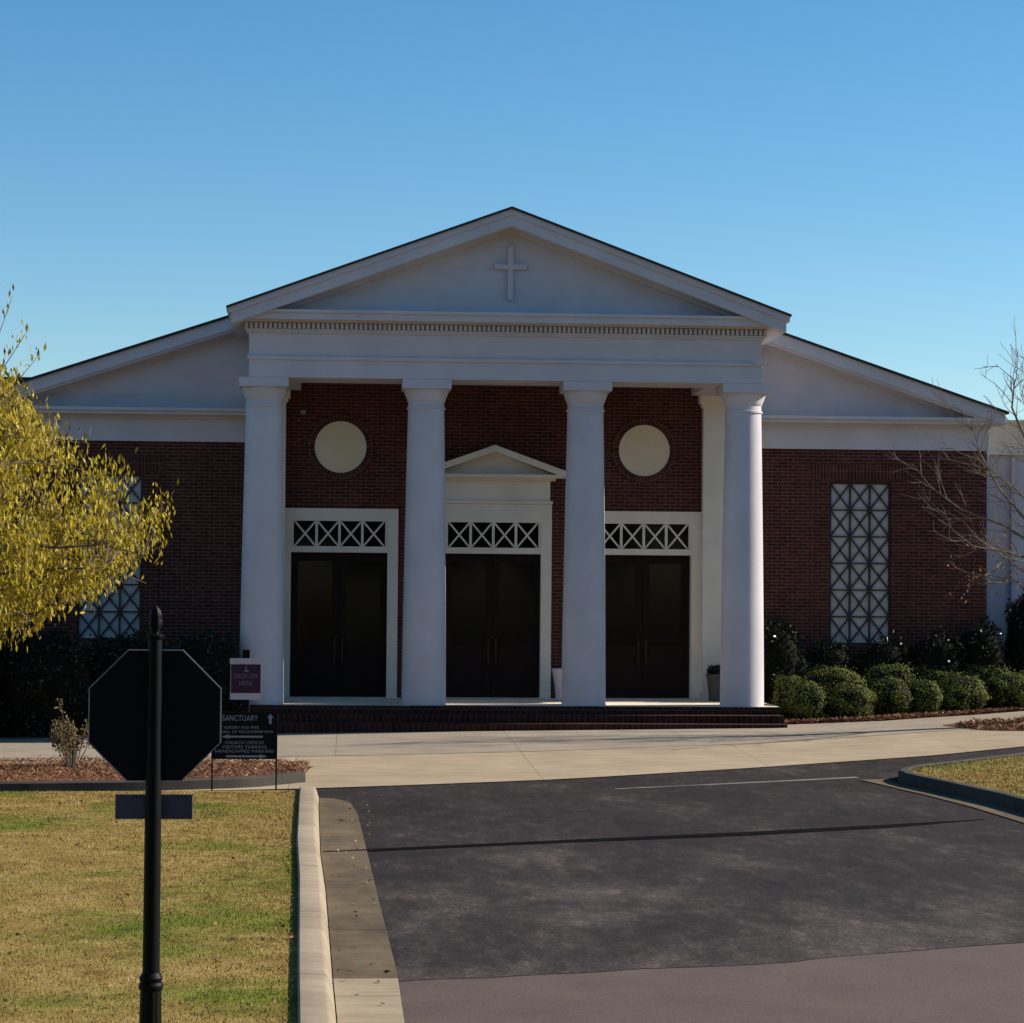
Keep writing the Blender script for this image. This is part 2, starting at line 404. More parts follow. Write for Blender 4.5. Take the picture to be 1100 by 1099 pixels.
strip('walk', [(-30,-6.6),(-8,-6.5),(-3,-6.3),(.2,-5.7),(3.5,-4.7),(7,-3.2),(12,-1.0)], [(-30,2.9),(-8,2.9),(-3,2.9),(.2,2.9),(3.5,2.9),(7,2.9),(12,2.95)], M['walk'], 70, 20, .018)
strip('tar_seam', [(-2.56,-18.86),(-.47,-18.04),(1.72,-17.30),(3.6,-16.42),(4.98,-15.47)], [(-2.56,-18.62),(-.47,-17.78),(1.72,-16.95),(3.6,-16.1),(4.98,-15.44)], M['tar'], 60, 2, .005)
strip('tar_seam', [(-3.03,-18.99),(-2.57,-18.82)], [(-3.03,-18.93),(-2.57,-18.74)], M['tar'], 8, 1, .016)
strip('road_line', [(.9,-11.5),(4.66,-9.86)], [(.88,-11.42),(4.62,-9.73)], M['paintline'], 12, 1, .006)

# left lawn with its kerb and gutter pan
KL = [(-3.16,-12.9),(-3.15,-14.0),(-3.06,-19),(-2.97,-22),(-2.86,-27),(-2.76,-31)]   # gutter-side face of the kerb
strip('lawn', [(-40,-33),(-14,-31),(-8,-31),(-3.02,-31)], [(-40,-15),(-14,-13.6),(-8,-13.3),(-3.42,-12.95)], M['lawn'], 60, 40, .118)
kp = [(0,0),(.03,.10),(.05,.145),(.075,.16),(.235,.165),(.25,.15),(.255,-.05),(0,-.05)]
sweep('kerb', KL[::-1], kp, M['kerb'], 80)
strip('gutter', [(x+.006, y) for x, y in KL], [(-2.98,-12.95),(-2.76,-13.4),(-2.66,-15),(-2.57,-19),(-2.49,-22.7),(-2.40,-26.5),(-2.39,-28.4),(-2.36,-31)], M['gutter'], 60, 4, .012)

# right lawn island
KR = [(5.85,-31),(5.85,-20),(5.76,-16),(5.62,-13.8),(5.34,-12),(5.12,-11.1),(5.06,-10.6),(5.14,-10.15),(5.5,-9.65),(6.58,-8.75),(7.7,-7.9),(14,-4.2),(28,2)]
strip('grass_verge', [(x+.145, y-.02 if y < -10 else y-.14) for x, y in KR], [(28,-31),(28,-22),(27,-15),(26,-11),(26,-8),(26,-6),(27,-2),(28,1.5)], M['lawn'], 80, 40, .15)
sweep('kerb', KR, [(0,-.05),(0,.02),(-.012,.15),(-.03,.17),(-.14,.175),(-.155,.16),(-.155,-.05)], M['kerb_shaded'], 110)
strip('gutter', [(5.40,-31),(5.40,-20),(5.32,-16),(5.22,-14),(5.04,-12.4),(4.76,-10.9),(4.58,-10.18)], [(5.84,-31),(5.84,-20),(5.75,-16),(5.61,-13.8),(5.33,-12),(5.11,-11.1),(5.0,-10.1)], M['gutter'], 60, 3, .012)

# left planting island with mulch
IS_N = [(-30,-12.9),(-14,-12.5),(-7.4,-12.1),(-5.5,-11.8),(-4.2,-11.3),(-3.5,-10.5)]
IS_F = [(-30,-8),(-14,-8),(-8,-8),(-6.7,-7.6),(-4.5,-8.0),(-3.3,-8.5)]
strip('mulch_bed', IS_N, IS_F, M['mulch'], 60, 10, .135, .045)
sweep('kerb', IS_N, [(-.16,-.05),(-.15,.13),(-.12,.15),(0,.15),(.02,.13),(.02,-.05)], M['kerb_shaded'], 60)
# right planting bed below the wing and the tree ring
RB_N = [(5.25,-.5),(5.45,-.34),(6.35,-.26),(7.26,-.16),(8.31,.35),(9.31,.75),(10.42,1.4),(15,3)]
strip('mulch_bed', RB_N, [(5.25,2.5),(6,2.5),(8,2.5),(9.8,2.5),(10.4,3.4),(15,4)], M['mulch'], 50, 8, .03, .10)
mb = MB(); c0 = (9.75,-2.35); nseg = 40; vsr = [(c0[0], c0[1], gz(*c0)+.10)]
for k in range(nseg):
    a = 2*pi*k/nseg; r = 1+.08*sin(3*a)+.06*sin(5*a+1); x, y = c0[0]+1.75*r*cos(a), c0[1]+1.15*r*sin(a)
    vsr.append((x, y, gz(x, y)+.022))
mb.add(vsr, [(0, 1+k, 1+(k+1)%nseg) for k in range(nseg)])
tag(mb.build('mulch_ring', M['mulch'], smooth=True), kind='structure')

# grass blades and pine straw: nobody could count them
def scatter_blades(name, n_, sampler, mat, hmin, hmax, wd, z0, flat=0.0, ps=None):
    xy = sampler(n_); k = len(xy); z = np.array([gz(a, b) for a, b in xy])+z0
    P = np.c_[xy, z]; ang = rng.uniform(0, 2*pi, k)
    tilt = rng.uniform(0.1, 0.9, k) if not flat else rng.uniform(flat, 1.55, k)
    D = np.c_[np.cos(ang)*np.sin(tilt), np.sin(ang)*np.sin(tilt), np.cos(tilt)]
    h = rng.uniform(hmin, hmax, k)
    o = quads(name, leaves(P, D, h, wd), mat); tag(o, kind='stuff'); return o
def kerb_x(y, line):
    q = sorted(line, key=lambda p: p[1]); return np.interp(y, [p[1] for p in q], [p[0] for p in q])
def lawn_left(n_):
    y = -13.2-(rng.uniform(0, 1, n_)**1.15)*17.6; x = kerb_x(y, KL)-.262-rng.uniform(0, 1, n_)**1.2*7
    keep = rng.uniform(size=n_) < .95; return np.c_[x, y][keep]
o = scatter_blades('grass', 190000, lawn_left, M['blade'], .010, .034, .006, .112)
tag(o, 'short dormant tan and green grass covering the left lawn', 'grass')
def lawn_right(n_):
    y = rng.uniform(-17, -5.0, n_); x = rng.uniform(5.2, 11, n_)
    lim1 = kerb_x(y, KR[:7])+.24; lim2 = np.interp(x, [4.93,5.06,5.5,6.58,7.7,14], [-10.6,-10.1,-9.6,-8.75,-7.9,-4.2])-.24
    k = (x > lim1) & (y < lim2); return np.c_[x, y][k]
o = scatter_blades('grass', 60000, lawn_right, M['blade'], .02, .06, .008, .145)
tag(o, 'short green and straw grass on the kerbed island at right', 'grass')
def bed_left(n_):
    t = rng.uniform(0, 1, n_); x = -11+t*7.6; f = rng.uniform(0.02, 1, n_)
    ya = np.interp(x, [p[0] for p in IS_N], [p[1] for p in IS_N])+.05; yb = np.interp(x, [p[0] for p in IS_F], [p[1] for p in IS_F])
    return np.c_[x, ya*(1-f)+yb*f]
o = scatter_blades('pine_straw', 14000, bed_left, M['straw'], .05, .16, .012, .10, .9)
tag(o, 'rust brown pine straw heaped on the left planting island', 'mulch')
def bed_right(n_):
    x = rng.uniform(5.3, 13, n_); ya = np.interp(x, [p[0] for p in RB_N], [p[1] for p in RB_N])
    return np.c_[x, ya+.02+rng.uniform(0, 1, n_)**2*1.6]
o = scatter_blades('pine_straw', 9000, bed_right, M['straw'], .04, .12, .03, .06, .8)
tag(o, 'rust brown leaf litter under the clipped shrubs at right', 'mulch')
def ring(n_):
    a = rng.uniform(0, 2*pi, n_); r = np.sqrt(rng.uniform(0, .9, n_)); return np.c_[c0[0]+1.75*r*np.cos(a), c0[1]+1.15*r*np.sin(a)]
o = scatter_blades('pine_straw', 3500, ring, M['straw'], .04, .14, .03, .04, .8)
tag(o, 'brown mulch ring around the bare tree at right', 'mulch')

def litter(n_):
    y = rng.uniform(-30, -13.3, n_); return np.c_[y*0+kerb_x(y, KL)-.3-rng.uniform(0, 1, n_)**1.3*6, y]
o = scatter_blades('fallen_leaves', 420, litter, M['deadleaf'], .03, .06, .03, .135, .9)
tag(o, 'tan and brown dead leaves blown over the left lawn', 'leaf litter')
def litter2(n_):
    return np.c_[rng.uniform(-2.95, -2.5, n_)*1.0, rng.uniform(-28, -13.4, n_)]
o = scatter_blades('fallen_leaves', 60, litter2, M['deadleaf'], .03, .06, .025, .022, 1.3)
tag(o, 'few dead leaves lying in the left gutter', 'leaf litter')

# ------------------------------------------------------------ the church
FZ = 0.56            # porch floor
PX = 0.075           # centre line of the portico
WY = 2.5             # face of the front wall
church = empty('church_building', (0, WY, 0), 'red brick church with white columned portico and cross in its pediment', 'church')
CH = church

def wall_grid(mb, x0, x1, z0, z1, y0, y1, holes):
    xs = sorted({x0, x1, *[h[0] for h in holes], *[h[1] for h in holes]})
    zs = sorted({z0, z1, *[h[2] for h in holes], *[h[3] for h in holes]})
    def solid(i, j):
        if not (0 <= i < len(xs)-1 and 0 <= j < len(zs)-1): return False
        cx, cz = (xs[i]+xs[i+1])/2, (zs[j]+zs[j+1])/2
        return not any(h[0] < cx < h[1] and h[2] < cz < h[3] for h in holes)
    for i in range(len(xs)-1):
        for j in range(len(zs)-1):
            if not solid(i, j): continue
            a, b2, c_, d = xs[i], xs[i+1], zs[j], zs[j+1]
            mb.add([(a,y0,c_),(b2,y0,c_),(b2,y0,d),(a,y0,d)], [(0,1,2,3)])
            mb.add([(a,y1,c_),(b2,y1,c_),(b2,y1,d),(a,y1,d)], [(3,2,1,0)])
            if not solid(i-1, j): mb.add([(a,y0,c_),(a,y0,d),(a,y1,d),(a,y1,c_)], [(0,1,2,3)])
            if not solid(i+1, j): mb.add([(b2,y0,c_),(b2,y1,c_),(b2,y1,d),(b2,y0,d)], [(0,1,2,3)])
            if not solid(i, j-1): mb.add([(a,y0,c_),(a,y1,c_),(b2,y1,c_),(b2,y0,c_)], [(0,1,2,3)])
            if not solid(i, j+1): mb.add([(a,y0,d),(b2,y0,d),(b2,y1,d),(a,y1,d)], [(0,1,2,3)])
    return mb

XE = 9.95; YB = 26.0
DOORS = [-3.02, 0.02, 3.02]
WINS = [-7.50, 7.38]
holes = [(d-1.16, d+1.16, FZ-.02, 4.28 if abs(d) > 1 else 4.40) for d in DOORS] + [(w-.62, w+.62, 1.66, 4.90) for w in WINS]
mb = wall_grid(MB(), -XE, XE, -.05, 6.11, WY, WY+.35, holes)
mb.box(-4.71, 4.86, WY, WY+.34, 6.11, 6.97)
mb.build('front_wall', M['brick'], CH)
mb = MB(); mb.box(-XE+.36, XE-.36, YB-.35, YB, -.05, 6.1).build('rear_wall', M['brick'], CH)
for xa in (-XE, XE-.35): MB().box(xa, xa+.35, WY+.36, YB, -.05, 6.1).build('side_wall', M['brick'], CH)

# main gable behind the portico
SL = .335; AP = 9.76
def roofz(x): return AP-SL*abs(x)
mb = MB(); mb.prism([(-XE-.1, 6.12), (-4.72, 6.12), (-4.72, 6.96), (4.87, 6.96), (4.87, 6.12), (XE+.1, 6.12), (XE+.1, roofz(XE+.1)-.25), (0, AP-.25), (-XE-.1, roofz(XE+.1)-.25)], WY-.02, WY+.30)
mb.build('gable', M['white'], CH)
def slope(mb, xa, za, xb, zb, t, y0, y1):
    lo = [(xa, za-t), (xb, zb-t), (xb, zb), (xa, za)]
    if xa > xb: lo = lo[::-1]
    return mb.prism(lo, y0, y1)
def chevron(mb, half, x0, zap, sl_, t, y0, y1):
    e = zap-sl_*half
    return mb.prism([(x0-half, e-t), (x0, zap-t), (x0+half, e-t), (x0+half, e), (x0, zap), (x0-half, e)], y0, y1)
mb = MB(); EX = 10.20
chevron(mb, EX, 0, AP-.05, SL, .24, WY-.46, WY+.2)
chevron(mb, EX-.12, 0, AP-.29, SL, .05, WY-.41, WY+.15)
chevron(mb, EX-.4, 0, AP-.34, SL, .05, WY-.08, WY+.10)
mb.build('raking_cornice', M['white'], CH)
mb = MB()
chevron(mb, EX+.06, 0, AP, SL, .048, WY-.52, YB+.4)
mb.build('roof', M['roof'], CH)
for xa, xb in ((-XE-.02, PX-4.78), (PX+4.78, XE+.02)):
    mb = MB(); mb.box(xa, xb, WY-.05, WY+.3, 5.56, 6.00)
    mb.box(xa-(.04 if xa < 0 else 0), xb+(.04 if xb > 5 else 0), WY-.10, WY+.3, 6.00, 6.07)
    mb.box(xa-(.30 if xa < 0 else 0), xb+(.22 if xb > 5 else 0), WY-.34, WY+.3, 6.07, 6.14)
    mb.box(xa-(.34 if xa < 0 else 0), xb+(.26 if xb > 5 else 0), WY-.40, WY+.3, 6.14, 6.20)
    mb.build('entablature', M['white'], CH)
for xa in (-XE-.12, XE+.003): MB().box(xa, xa+.117, WY+.31, YB, 5.56, 6.25).build('side_frieze', M['white'], CH)

# portico entablature, pediment
HX = 4.775; YF = -.45
mb = MB()
def ring_beam(mb, out, z0, z1, inner_y=.72, wid=.9):
    mb.box(PX-HX-out, PX+HX+out, YF-out, inner_y, z0, z1)
    for s in (-1, 1):
        xa, xb = sorted((PX+s*(HX+out), PX+s*(HX-wid))); mb.box(xa, xb, inner_y, WY-.003, z0, z1)
ring_beam(mb, 0, 6.60, 6.925); ring_beam(mb, .035, 6.925, 6.985); ring_beam(mb, .0, 6.985, 7.42)
ring_beam(mb, .04, 7.42, 7.46); ring_beam(mb, .07, 7.46, 7.49)
mb.box(PX-HX+.9, PX+HX-.9, .72, WY-.003, 6.86, 6.95)
mb.build('portico_entablature', M['white'], CH)
mb = MB(); pitch = .088
mb.box(PX-HX-.03, PX+HX+.03, YF-.03, .7, 7.49, 7.61)
k = int(2*(HX+.08)/pitch)
for i in range(k+1):
    x = PX-(HX+.07)+i*(2*(HX+.07)-.05)/k; mb.box(x, x+.05, YF-.10, YF-.03, 7.495, 7.60)
for i in range(28):
    y = YF+.02+i*pitch
    for s in (-1, 1):
        xa, xb = sorted((PX+s*(HX+.03), PX+s*(HX+.10))); mb.box(xa, xb, y, y+.05, 7.495, 7.60)
mb.build('dentil_band', M['white'], CH)
mb = MB()
mb.box(PX-HX-.16, PX+HX+.16, YF-.16, 2.0, 7.61, 7.64)
mb.box(PX-HX-.36, PX+HX+.36, YF-.36, 2.0, 7.64, 7.76); mb.box(PX-HX-.40, PX+HX+.40, YF-.40, 2.0, 7.76, 7.815)
mb.build('cornice', M['white'], CH)
PAX = PX+.03; PAP = 9.76; TIP = 5.18; TZ = 7.855
ps = (PAP-TZ)/TIP
def pz(d): return PAP-ps*d
mb = MB(); mb.prism([(PAX-4.9, 7.80), (PAX+4.9, 7.80), (PAX, pz(0)-.22)], YF+.02, YF+.25); mb.build('tympanum', M['white'], CH)
mb = MB()
chevron(mb, TIP, PAX, PAP-.04, ps, .11, YF-.50, 2.1)
chevron(mb, TIP-.06, PAX, PAP-.15, ps, .20, YF-.465, 2.1)
chevron(mb, TIP-.8, PAX, PAP-.35, ps, .06, YF-.08, YF+.2)
mb.build('portico_raking_cornice', M['white'], CH)
mb = MB()
chevron(mb, TIP+.025, PAX, PAP, ps, .038, YF-.55, 2.4)
mb.build('portico_roof', M['roof'], CH)
mb = MB(); mb.box(PX+.045-.05, PX+.045+.05, YF-.06, YF+.03, 8.08, 9.10).box(PX+.045-.30, PX+.045+.30, YF-.057, YF+.03, 8.66, 8.76)
mb.build('cross', M['white'], CH, bevel=.008)

# columns
for i, cx in enumerate((-4.425, -1.41, 1.585, 4.58)):
    mb = MB(); prof = []
    for k in range(13):
        t = k/12; r = .414-.076*(t**1.35)-.0*t; prof.append((r, FZ+.02+t*(6.16-FZ-.02)))
    mb.lathe([(.42, FZ), (.42, FZ+.02)] + prof, cx, 0, 64)
    c = mb.build('column', M['white'], CH, smooth=True)
    mb = MB(); mb.lathe([(.338,6.06),(.362,6.065),(.362,6.10),(.339,6.105),(.339,6.20),(.352,6.21),(.366,6.26),(.395,6.33),(.415,6.39),(.420,6.43)], cx, 0, 64)
    mb.box(cx-.455, cx+.455, -.455, .455, 6.43, 6.597)
    mb.build('capital', M['white'], c, smooth=True)
# square piers against the wall
for cx in (-4.42, 4.50):
    mb = MB(); mb.box(cx-.33, cx+.33, WY-.22, WY-.003, FZ, 6.35)
    mb.box(cx-.37, cx+.37, WY-.26, WY-.003, 6.35, 6.42).box(cx-.41, cx+.41, WY-.30, WY-.003, 6.42, 6.595).box(cx-.37, cx+.37, WY-.26, WY-.003, FZ, FZ+.16)
    mb.build('pilaster', M['cream'], CH)

# porch floor and steps
mb = MB(); mb.box(-5.02, 5.22, -.36, WY+.4, .03, FZ); mb.build('porch_floor', M['porch'], CH)
mb = MB()
mb.box(-5.02, 5.22, -.52, -.36, .0, FZ-.004)
mb.box(-5.02, 5.22, -.88, -.52, -.02, FZ-.14); mb.box(-5.02, 5.22, -1.22, -.88, -.04, FZ-.28)
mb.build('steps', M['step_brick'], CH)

# round windows
for cx in (-3.015, 3.015):
    key = brick_mat('ring_brick', polar=(cx, 5.49))
    o = MB().disc_y(cx, 5.49, .51, .655, WY-.03, WY+.02).build('window_surround', key, CH)
    MB().disc_y(cx, 5.49, 0, .505, WY-.012, WY+.02).build('round_window', M['disc'], CH)
    MB().disc_y(cx, 5.49, .47, .509, WY-.022, WY+.01).build('window_frame', M['cream'], o)

# doors
for d in DOORS:
    top = 4.28 if abs(d) > 1 else 4.40
    mb = MB(); y0 = WY-.03
    mb.box(d-1.157, d-.95, y0, WY+.2, FZ, top-.003).box(d+.95, d+1.157, y0, WY+.2, FZ, top-.003)
    mb.box(d-.95, d+.95, y0, WY+.2, 4.03, top-.003).box(d-.95, d+.95, y0+.01, WY+.2, 3.41, 3.53)
    fr = mb.build('door_frame', M['cream'], CH)
    # transom: four crossed lights
    tr = MB().box(d-.95, d+.95, WY+.09, WY+.11, 3.53, 4.03).build('transom', M['glass'], CH)
    mb = MB(); xs = np.linspace(d-.90, d+.90, 5)
    mb.box(d-.95, d-.90, WY+.0, WY+.085, 3.53, 4.03).box(d+.90, d+.95, WY+.0, WY+.085, 3.53, 4.03)
    for i in range(4):
        a, b2 = xs[i]+.02, xs[i+1]-.02
        mb.bar(a, 3.535, b2, 4.025, .035, WY+.03, WY+.07); mb.bar(a, 4.025, b2, 3.535, .035, WY+.032, WY+.072)
        if i: mb.box(xs[i]-.025, xs[i]+.025, WY+.01, WY+.085, 3.53, 4.03)
    mb.build('transom_lattice', M['cream'], tr)
    for s in (-1, 1):
        xa, xb = sorted((d+s*.004, d+s*.945)); yb = WY+.20
        mb = MB(); st = .13
        mb.box(xa, xa+st, yb, yb+.05, FZ+.01, 3.40).box(xb-st, xb, yb, yb+.05, FZ+.01, 3.40)
        for za, zb in ((FZ+.01, FZ+.26), (1.42, 1.60), (3.24, 3.40)): mb.box(xa+st, xb-st, yb, yb+.05, za, zb)
        mb.box(xa+st, xb-st, yb+.02, yb+.045, FZ+.26, 1.42); mb.box(xa+st+.09, xb-st-.09, yb+.008, yb+.02, FZ+.35, 1.33)
        lf = mb.build('door_leaf', M['wood'], CH)
        MB().box(xa+st, xb-st, yb+.02, yb+.03, 1.60, 3.24).build('door_glass', M['glass'], lf)
        hx = d+s*.075
        MB().tube([(hx, yb+.0, 1.20), (hx, yb-.06, 1.23), (hx, yb-.06, 1.72), (hx, yb, 1.75)], .016, 8).build('door_handle', M['brass'], lf, smooth=True)
mb = MB(); d = DOORS[1]
mb.box(d-1.17, d+1.17, WY-.08, WY+.1, 4.40, 4.46).box(d-1.12, d+1.12, WY-.05, WY+.1, 4.46, 4.86)
mb.box(d-1.22, d+1.22, WY-.14, WY+.1, 4.86, 4.91).box(d-1.40, d+1.40, WY-.30, WY+.1, 4.91, 4.975)
mb.prism([(d-1.2,4.975),(d+1.2,4.975),(d,5.42)], WY-.05, WY+.05)
chevron(mb, 1.46, d, 5.55, .52/1.46, .13, WY-.33, WY+.05)
mb.build('door_pediment', M['cream'], CH)

# tall lattice windows
for w in WINS:
    sr = MB().box(w-.62, w+.62, WY+.10, WY+.12, 1.66, 4.90).build('lattice_window', M['pane'], CH)
    mb = MB(); xs = np.linspace(w-.60, w+.60, 4); zs = np.linspace(1.68, 4.88, 7); ya, yb = WY+.055, WY+.085
    for i, x in enumerate(xs): mb.box(x-.017, x+.017, ya-.01, yb+.012, 1.66, 4.90)
    for z in zs: mb.box(w-.62, w+.62, ya-.005, yb+.010, z-.014, z+.014)
    for i in range(3):
        for j in range(6):
            mb.bar(xs[i], zs[j], xs[i+1], zs[j+1], .030, ya+.002, yb); mb.bar(xs[i], zs[j+1], xs[i+1], zs[j], .030, ya, yb-.002)
    mb.build('window_lattice', M['lattice'], sr)
    MB().box(w-1.0, w+1.0, WY-.012, WY+.05, 4.93, 5.27).build('lintel', M['soldier'], CH)
    for xa in (w-.98, w+.94): MB().box(xa, xa+.04, WY-.006, WY+.05, 1.2, 4.93).build('brick_jamb', M['soldier'], CH)
MB().box(-3.80,-3.70,WY-.09,WY,6.13,6.2).box(-3.775,-3.725,WY-.16,WY-.09,6.11,6.18).build('security_light', M['alum'], CH)

# neighbouring flat roofed parts
an = empty('annex_building', (13, 5.5, 0), 'low white flat roofed annex joining the right end of the brick church', 'annex')
mb = MB(); mb.box(XE+.125, 24, 3.6, 16, 0, 5.55); mb.build('wall', M['white'], an)
mb = MB(); mb.box(XE+.13, 24.05, 3.5, 16, 5.55, 5.62).box(XE+.13, 24.0, 3.55, 16, 5.62, 6.2).box(XE+.13, 24.1, 3.4, 16, 6.2, 6.26); mb.build('parapet', M['cream'], an)
MB().box(10.17, 10.29, 3.5, 3.6, .2, 5.55).build('corner_board', M['white'], an); MB().box(10.75, 10.83, 3.52, 3.6, .2, 5.5).build('downspout', M['white'], an)
MB().box(XE+.2, 11.1, 6.5, 9, 6.26, 6.72).build('roof_curb', M['cream'], an)
an = empty('annex_building', (-13, 4, 0), 'flat roofed annex behind the yellow tree at the left end of the church', 'annex')
mb = MB(); mb.box(-24, -XE-.125, 3.4, 16, 0, 5.8); mb.build('wall', M['brick'], an)
mb = MB(); mb.box(-24, -XE-.13, 3.3, 16, 5.8, 6.78).box(-XE-.13, -8.9, 3.3, 12, 6.3, 6.78); mb.build('parapet', M['white'], an)
mb = MB(); mb.box(-24.1, -8.88, 3.2, 16.1, 6.78, 6.85); mb.build('roof', M['roof'], an)

# ------------------------------------------------------------ lettering
def words(body, size, cx, y, cz, mat, parent, width):
    def w(t):
        cu = bpy.data.curves.new('t', 'FONT'); cu.body = t; cu.size = size; cu.space_character = 1.08
        o = bpy.data.objects.new('t', cu); COL.objects.link(o)
        me = bpy.data.meshes.new_from_object(o.evaluated_get(bpy.context.evaluated_depsgraph_get())); bpy.data.objects.remove(o)
        xs = [v.co.x for v in me.vertices]; bpy.data.meshes.remove(me); return max(xs)-min(xs)
    ws = body.split(); tot = w(body); f = width/tot
    for i, q in enumerate(ws):
        ww = w(q); x1 = w(' '.join(ws[:i+1])); x0 = x1-ww
        text(q, size, cx-width/2+f*(x0+x1)/2, y, cz, mat, parent, width=f*ww)
def text(body, size, cx, y, cz, mat, parent, align='CENTER', name='lettering', width=None, face=-1):
    cu = bpy.data.curves.new(name, 'FONT'); cu.body = body; cu.size = size; cu.align_x = align; cu.align_y = 'CENTER'
    cu.extrude = .0015; cu.space_character = 1.08
    t = bpy.data.objects.new(name, cu); COL.objects.link(t)
    me = bpy.data.meshes.new_from_object(t.evaluated_get(bpy.context.evaluated_depsgraph_get()))
    bpy.data.objects.remove(t); o = bpy.data.objects.new(name, me); COL.objects.link(o)
    me.materials.clear(); me.materials.append(mat)
    o.parent = parent; o0 = origin_of(parent)
    xs = [v.co.x for v in me.vertices]; w = max(xs)-min(xs); sx = width/w if width else 1
    o.matrix_local = Matrix.Translation(Vector((cx, y, cz))-o0) @ Matrix.Rotation(pi/2, 4, 'X') @ Matrix.Diagonal((sx, 1, 1, 1))
    return o

# ------------------------------------------------------------ stop sign seen from behind
SX, SY = -3.90, -29.75
st = empty('stop_sign', (SX, SY, .08), 'black octagonal sign seen from behind on a fluted black post', 'road sign')
cxs, czs = SX+.0, 2.052
R8 = .386/cos(pi/8)
def octa(r): return [(cxs+r*cos(pi/8+k*pi/4), czs+r*sin(pi/8+k*pi/4)) for k in range(8)]
MB().prism(octa(R8-.006), SY+.045, SY+.052).build('sign_back', M['black_matte'], st)
mb = MB(); o1, o2 = octa(R8), octa(R8-.007)
for k in range(8):
    j = (k+1) % 8; mb.add([(*[o1[k][0], SY+.040, o1[k][1]],), (o1[j][0], SY+.040, o1[j][1]), (o2[j][0], SY+.040, o2[j][1]), (o2[k][0], SY+.040, o2[k][1]),
                           (o1[k][0], SY+.058, o1[k][1]), (o1[j][0], SY+.058, o1[j][1]), (o2[j][0], SY+.058, o2[j][1]), (o2[k][0], SY+.058, o2[k][1])],
                          [(0,3,2,1),(4,5,6,7),(0,1,5,4),(1,2,6,5),(2,3,7,6),(3,0,4,7)])
mb.build('rim', M['alum'], st)
MB().prism(octa(R8-.012), SY+.053, SY+.057).build('sign_face', M['red'], st)
mb = MB(); prof = [(.050,.10),(.050,2.50),(.047,2.505)]
mb.lathe([(.050,.54),(.048,1.5),(.039,2.50)], SX, SY, 32); pole = mb.build('post', M['black'], st, smooth=True)
# fluted lower shaft with its collar
mb = MB(); seg = 48; vs = []
for z, r in ((.08,.085),(.12,.085),(.14,.068),(.46,.062)):
    for k in range(seg):
        a = 2*pi*k/seg; rr = r*(1-.07*(0.5+.5*cos(12*a))) if z > .13 else r; vs.append((SX+rr*cos(a), SY+rr*sin(a), z))
mb.add(vs, [(i*seg+k, i*seg+(k+1)%seg, (i+1)*seg+(k+1)%seg, (i+1)*seg+k) for i in range(3) for k in range(seg)])
mb.build('fluted_base', M['black'], st, smooth=True)
MB().lathe([(.060,.455),(.070,.47),(.073,.485),(.068,.50),(.060,.507),(.066,.52),(.068,.532),(.060,.545),(.051,.56)], SX, SY, 40).build('collar', M['black'], st, smooth=True)
mb = MB(); seg = 40; vs = []; prof = [(.038,2.495),(.043,2.50),(.048,2.512),(.050,2.520),(.044,2.527),(.024,2.533),(.022,2.542),(.030,2.560),(.036,2.582),(.038,2.603),(.034,2.618),(.037,2.626),(.034,2.650),(.027,2.670),(.016,2.688),(.003,2.700)]
for i_, (r, z) in enumerate(prof):
    for k in range(seg):
        a = 2*pi*k/seg; vs.append((SX+r*(1+(.10*cos(6*a+(i_ % 2)*.6) if 7 <= i_ <= 13 else 0))*cos(a), SY+r*(1+(.10*cos(6*a+(i_ % 2)*.6) if 7 <= i_ <= 13 else 0))*sin(a), z))
mb.add(vs, [(i_*seg+k, i_*seg+(k+1)%seg, (i_+1)*seg+(k+1)%seg, (i_+1)*seg+k) for i_ in range(len(prof)-1) for k in range(seg)])
mb.build('finial', M['black'], st, smooth=True)
mb = MB(); mb.box(SX-.225, SX+.225, SY+.052, SY+.060, 1.445, 1.590); mb.build('name_plate', M['slate'], st, bevel=.003)
# ------------------------------------------------------------ black direction sign
GX, GY = -4.145, -12.65
f_ = (GY+43.5)/32.45    # measured at 32.45 m, kept at the same apparent size
f_ = 1.0
GY = -12.75; hw = .43; zb_, zt_ = .505, 1.125; lab = 30.75
ds = empty('direction_sign', (GX, GY, .085), 'black direction sign with white arrows on two thin legs at the lawn edge', 'sign')
pn = MB().box(GX-hw, GX+hw, GY-.008, GY+.008, zb_, zt_).build('sign_panel', M['black_matte'], ds, bevel=.003)
for s in (-1, 1):
    x = GX+s*(hw-.012); MB().tube([(x, GY+.016, .06), (x, GY+.016, zt_-.02)], .011, 8).build('leg', M['black'], ds)
yt = GY-.0095; H = zt_-zb_
text('SANCTUARY', .105, GX-.06, yt, zb_+.86*H, M['letter'], pn, width=.46)
words('NURSERY AND PREK', .05, GX-.04, yt, zb_+.665*H, M['letter'], pn, width=.46)
words('HALL OF FELLOWSHIP GYM', .05, GX+.03, yt, zb_+.575*H, M['letter'], pn, width=.68)
words('CHURCH OFFICES', .055, GX+.0, yt, zb_+.345*H, M['letter'], pn, width=.50)
words('VISITORS PARKING', .055, GX+.0, yt, zb_+.255*H, M['letter'], pn, width=.58)
words('HANDICAPPED PARKING', .055, GX+.0, yt, zb_+.165*H, M['letter'], pn, width=.76)
mb = MB(); z = zb_+.475*H
mb.prism([(GX-.22,z-.012),(GX+.24,z-.012),(GX+.24,z+.012),(GX-.22,z+.012)], yt-.0015, yt+.001).prism([(GX-.30,z),(GX-.20,z-.028),(GX-.20,z+.028)], yt-.0016, yt+.001)
z = zb_+.06*H
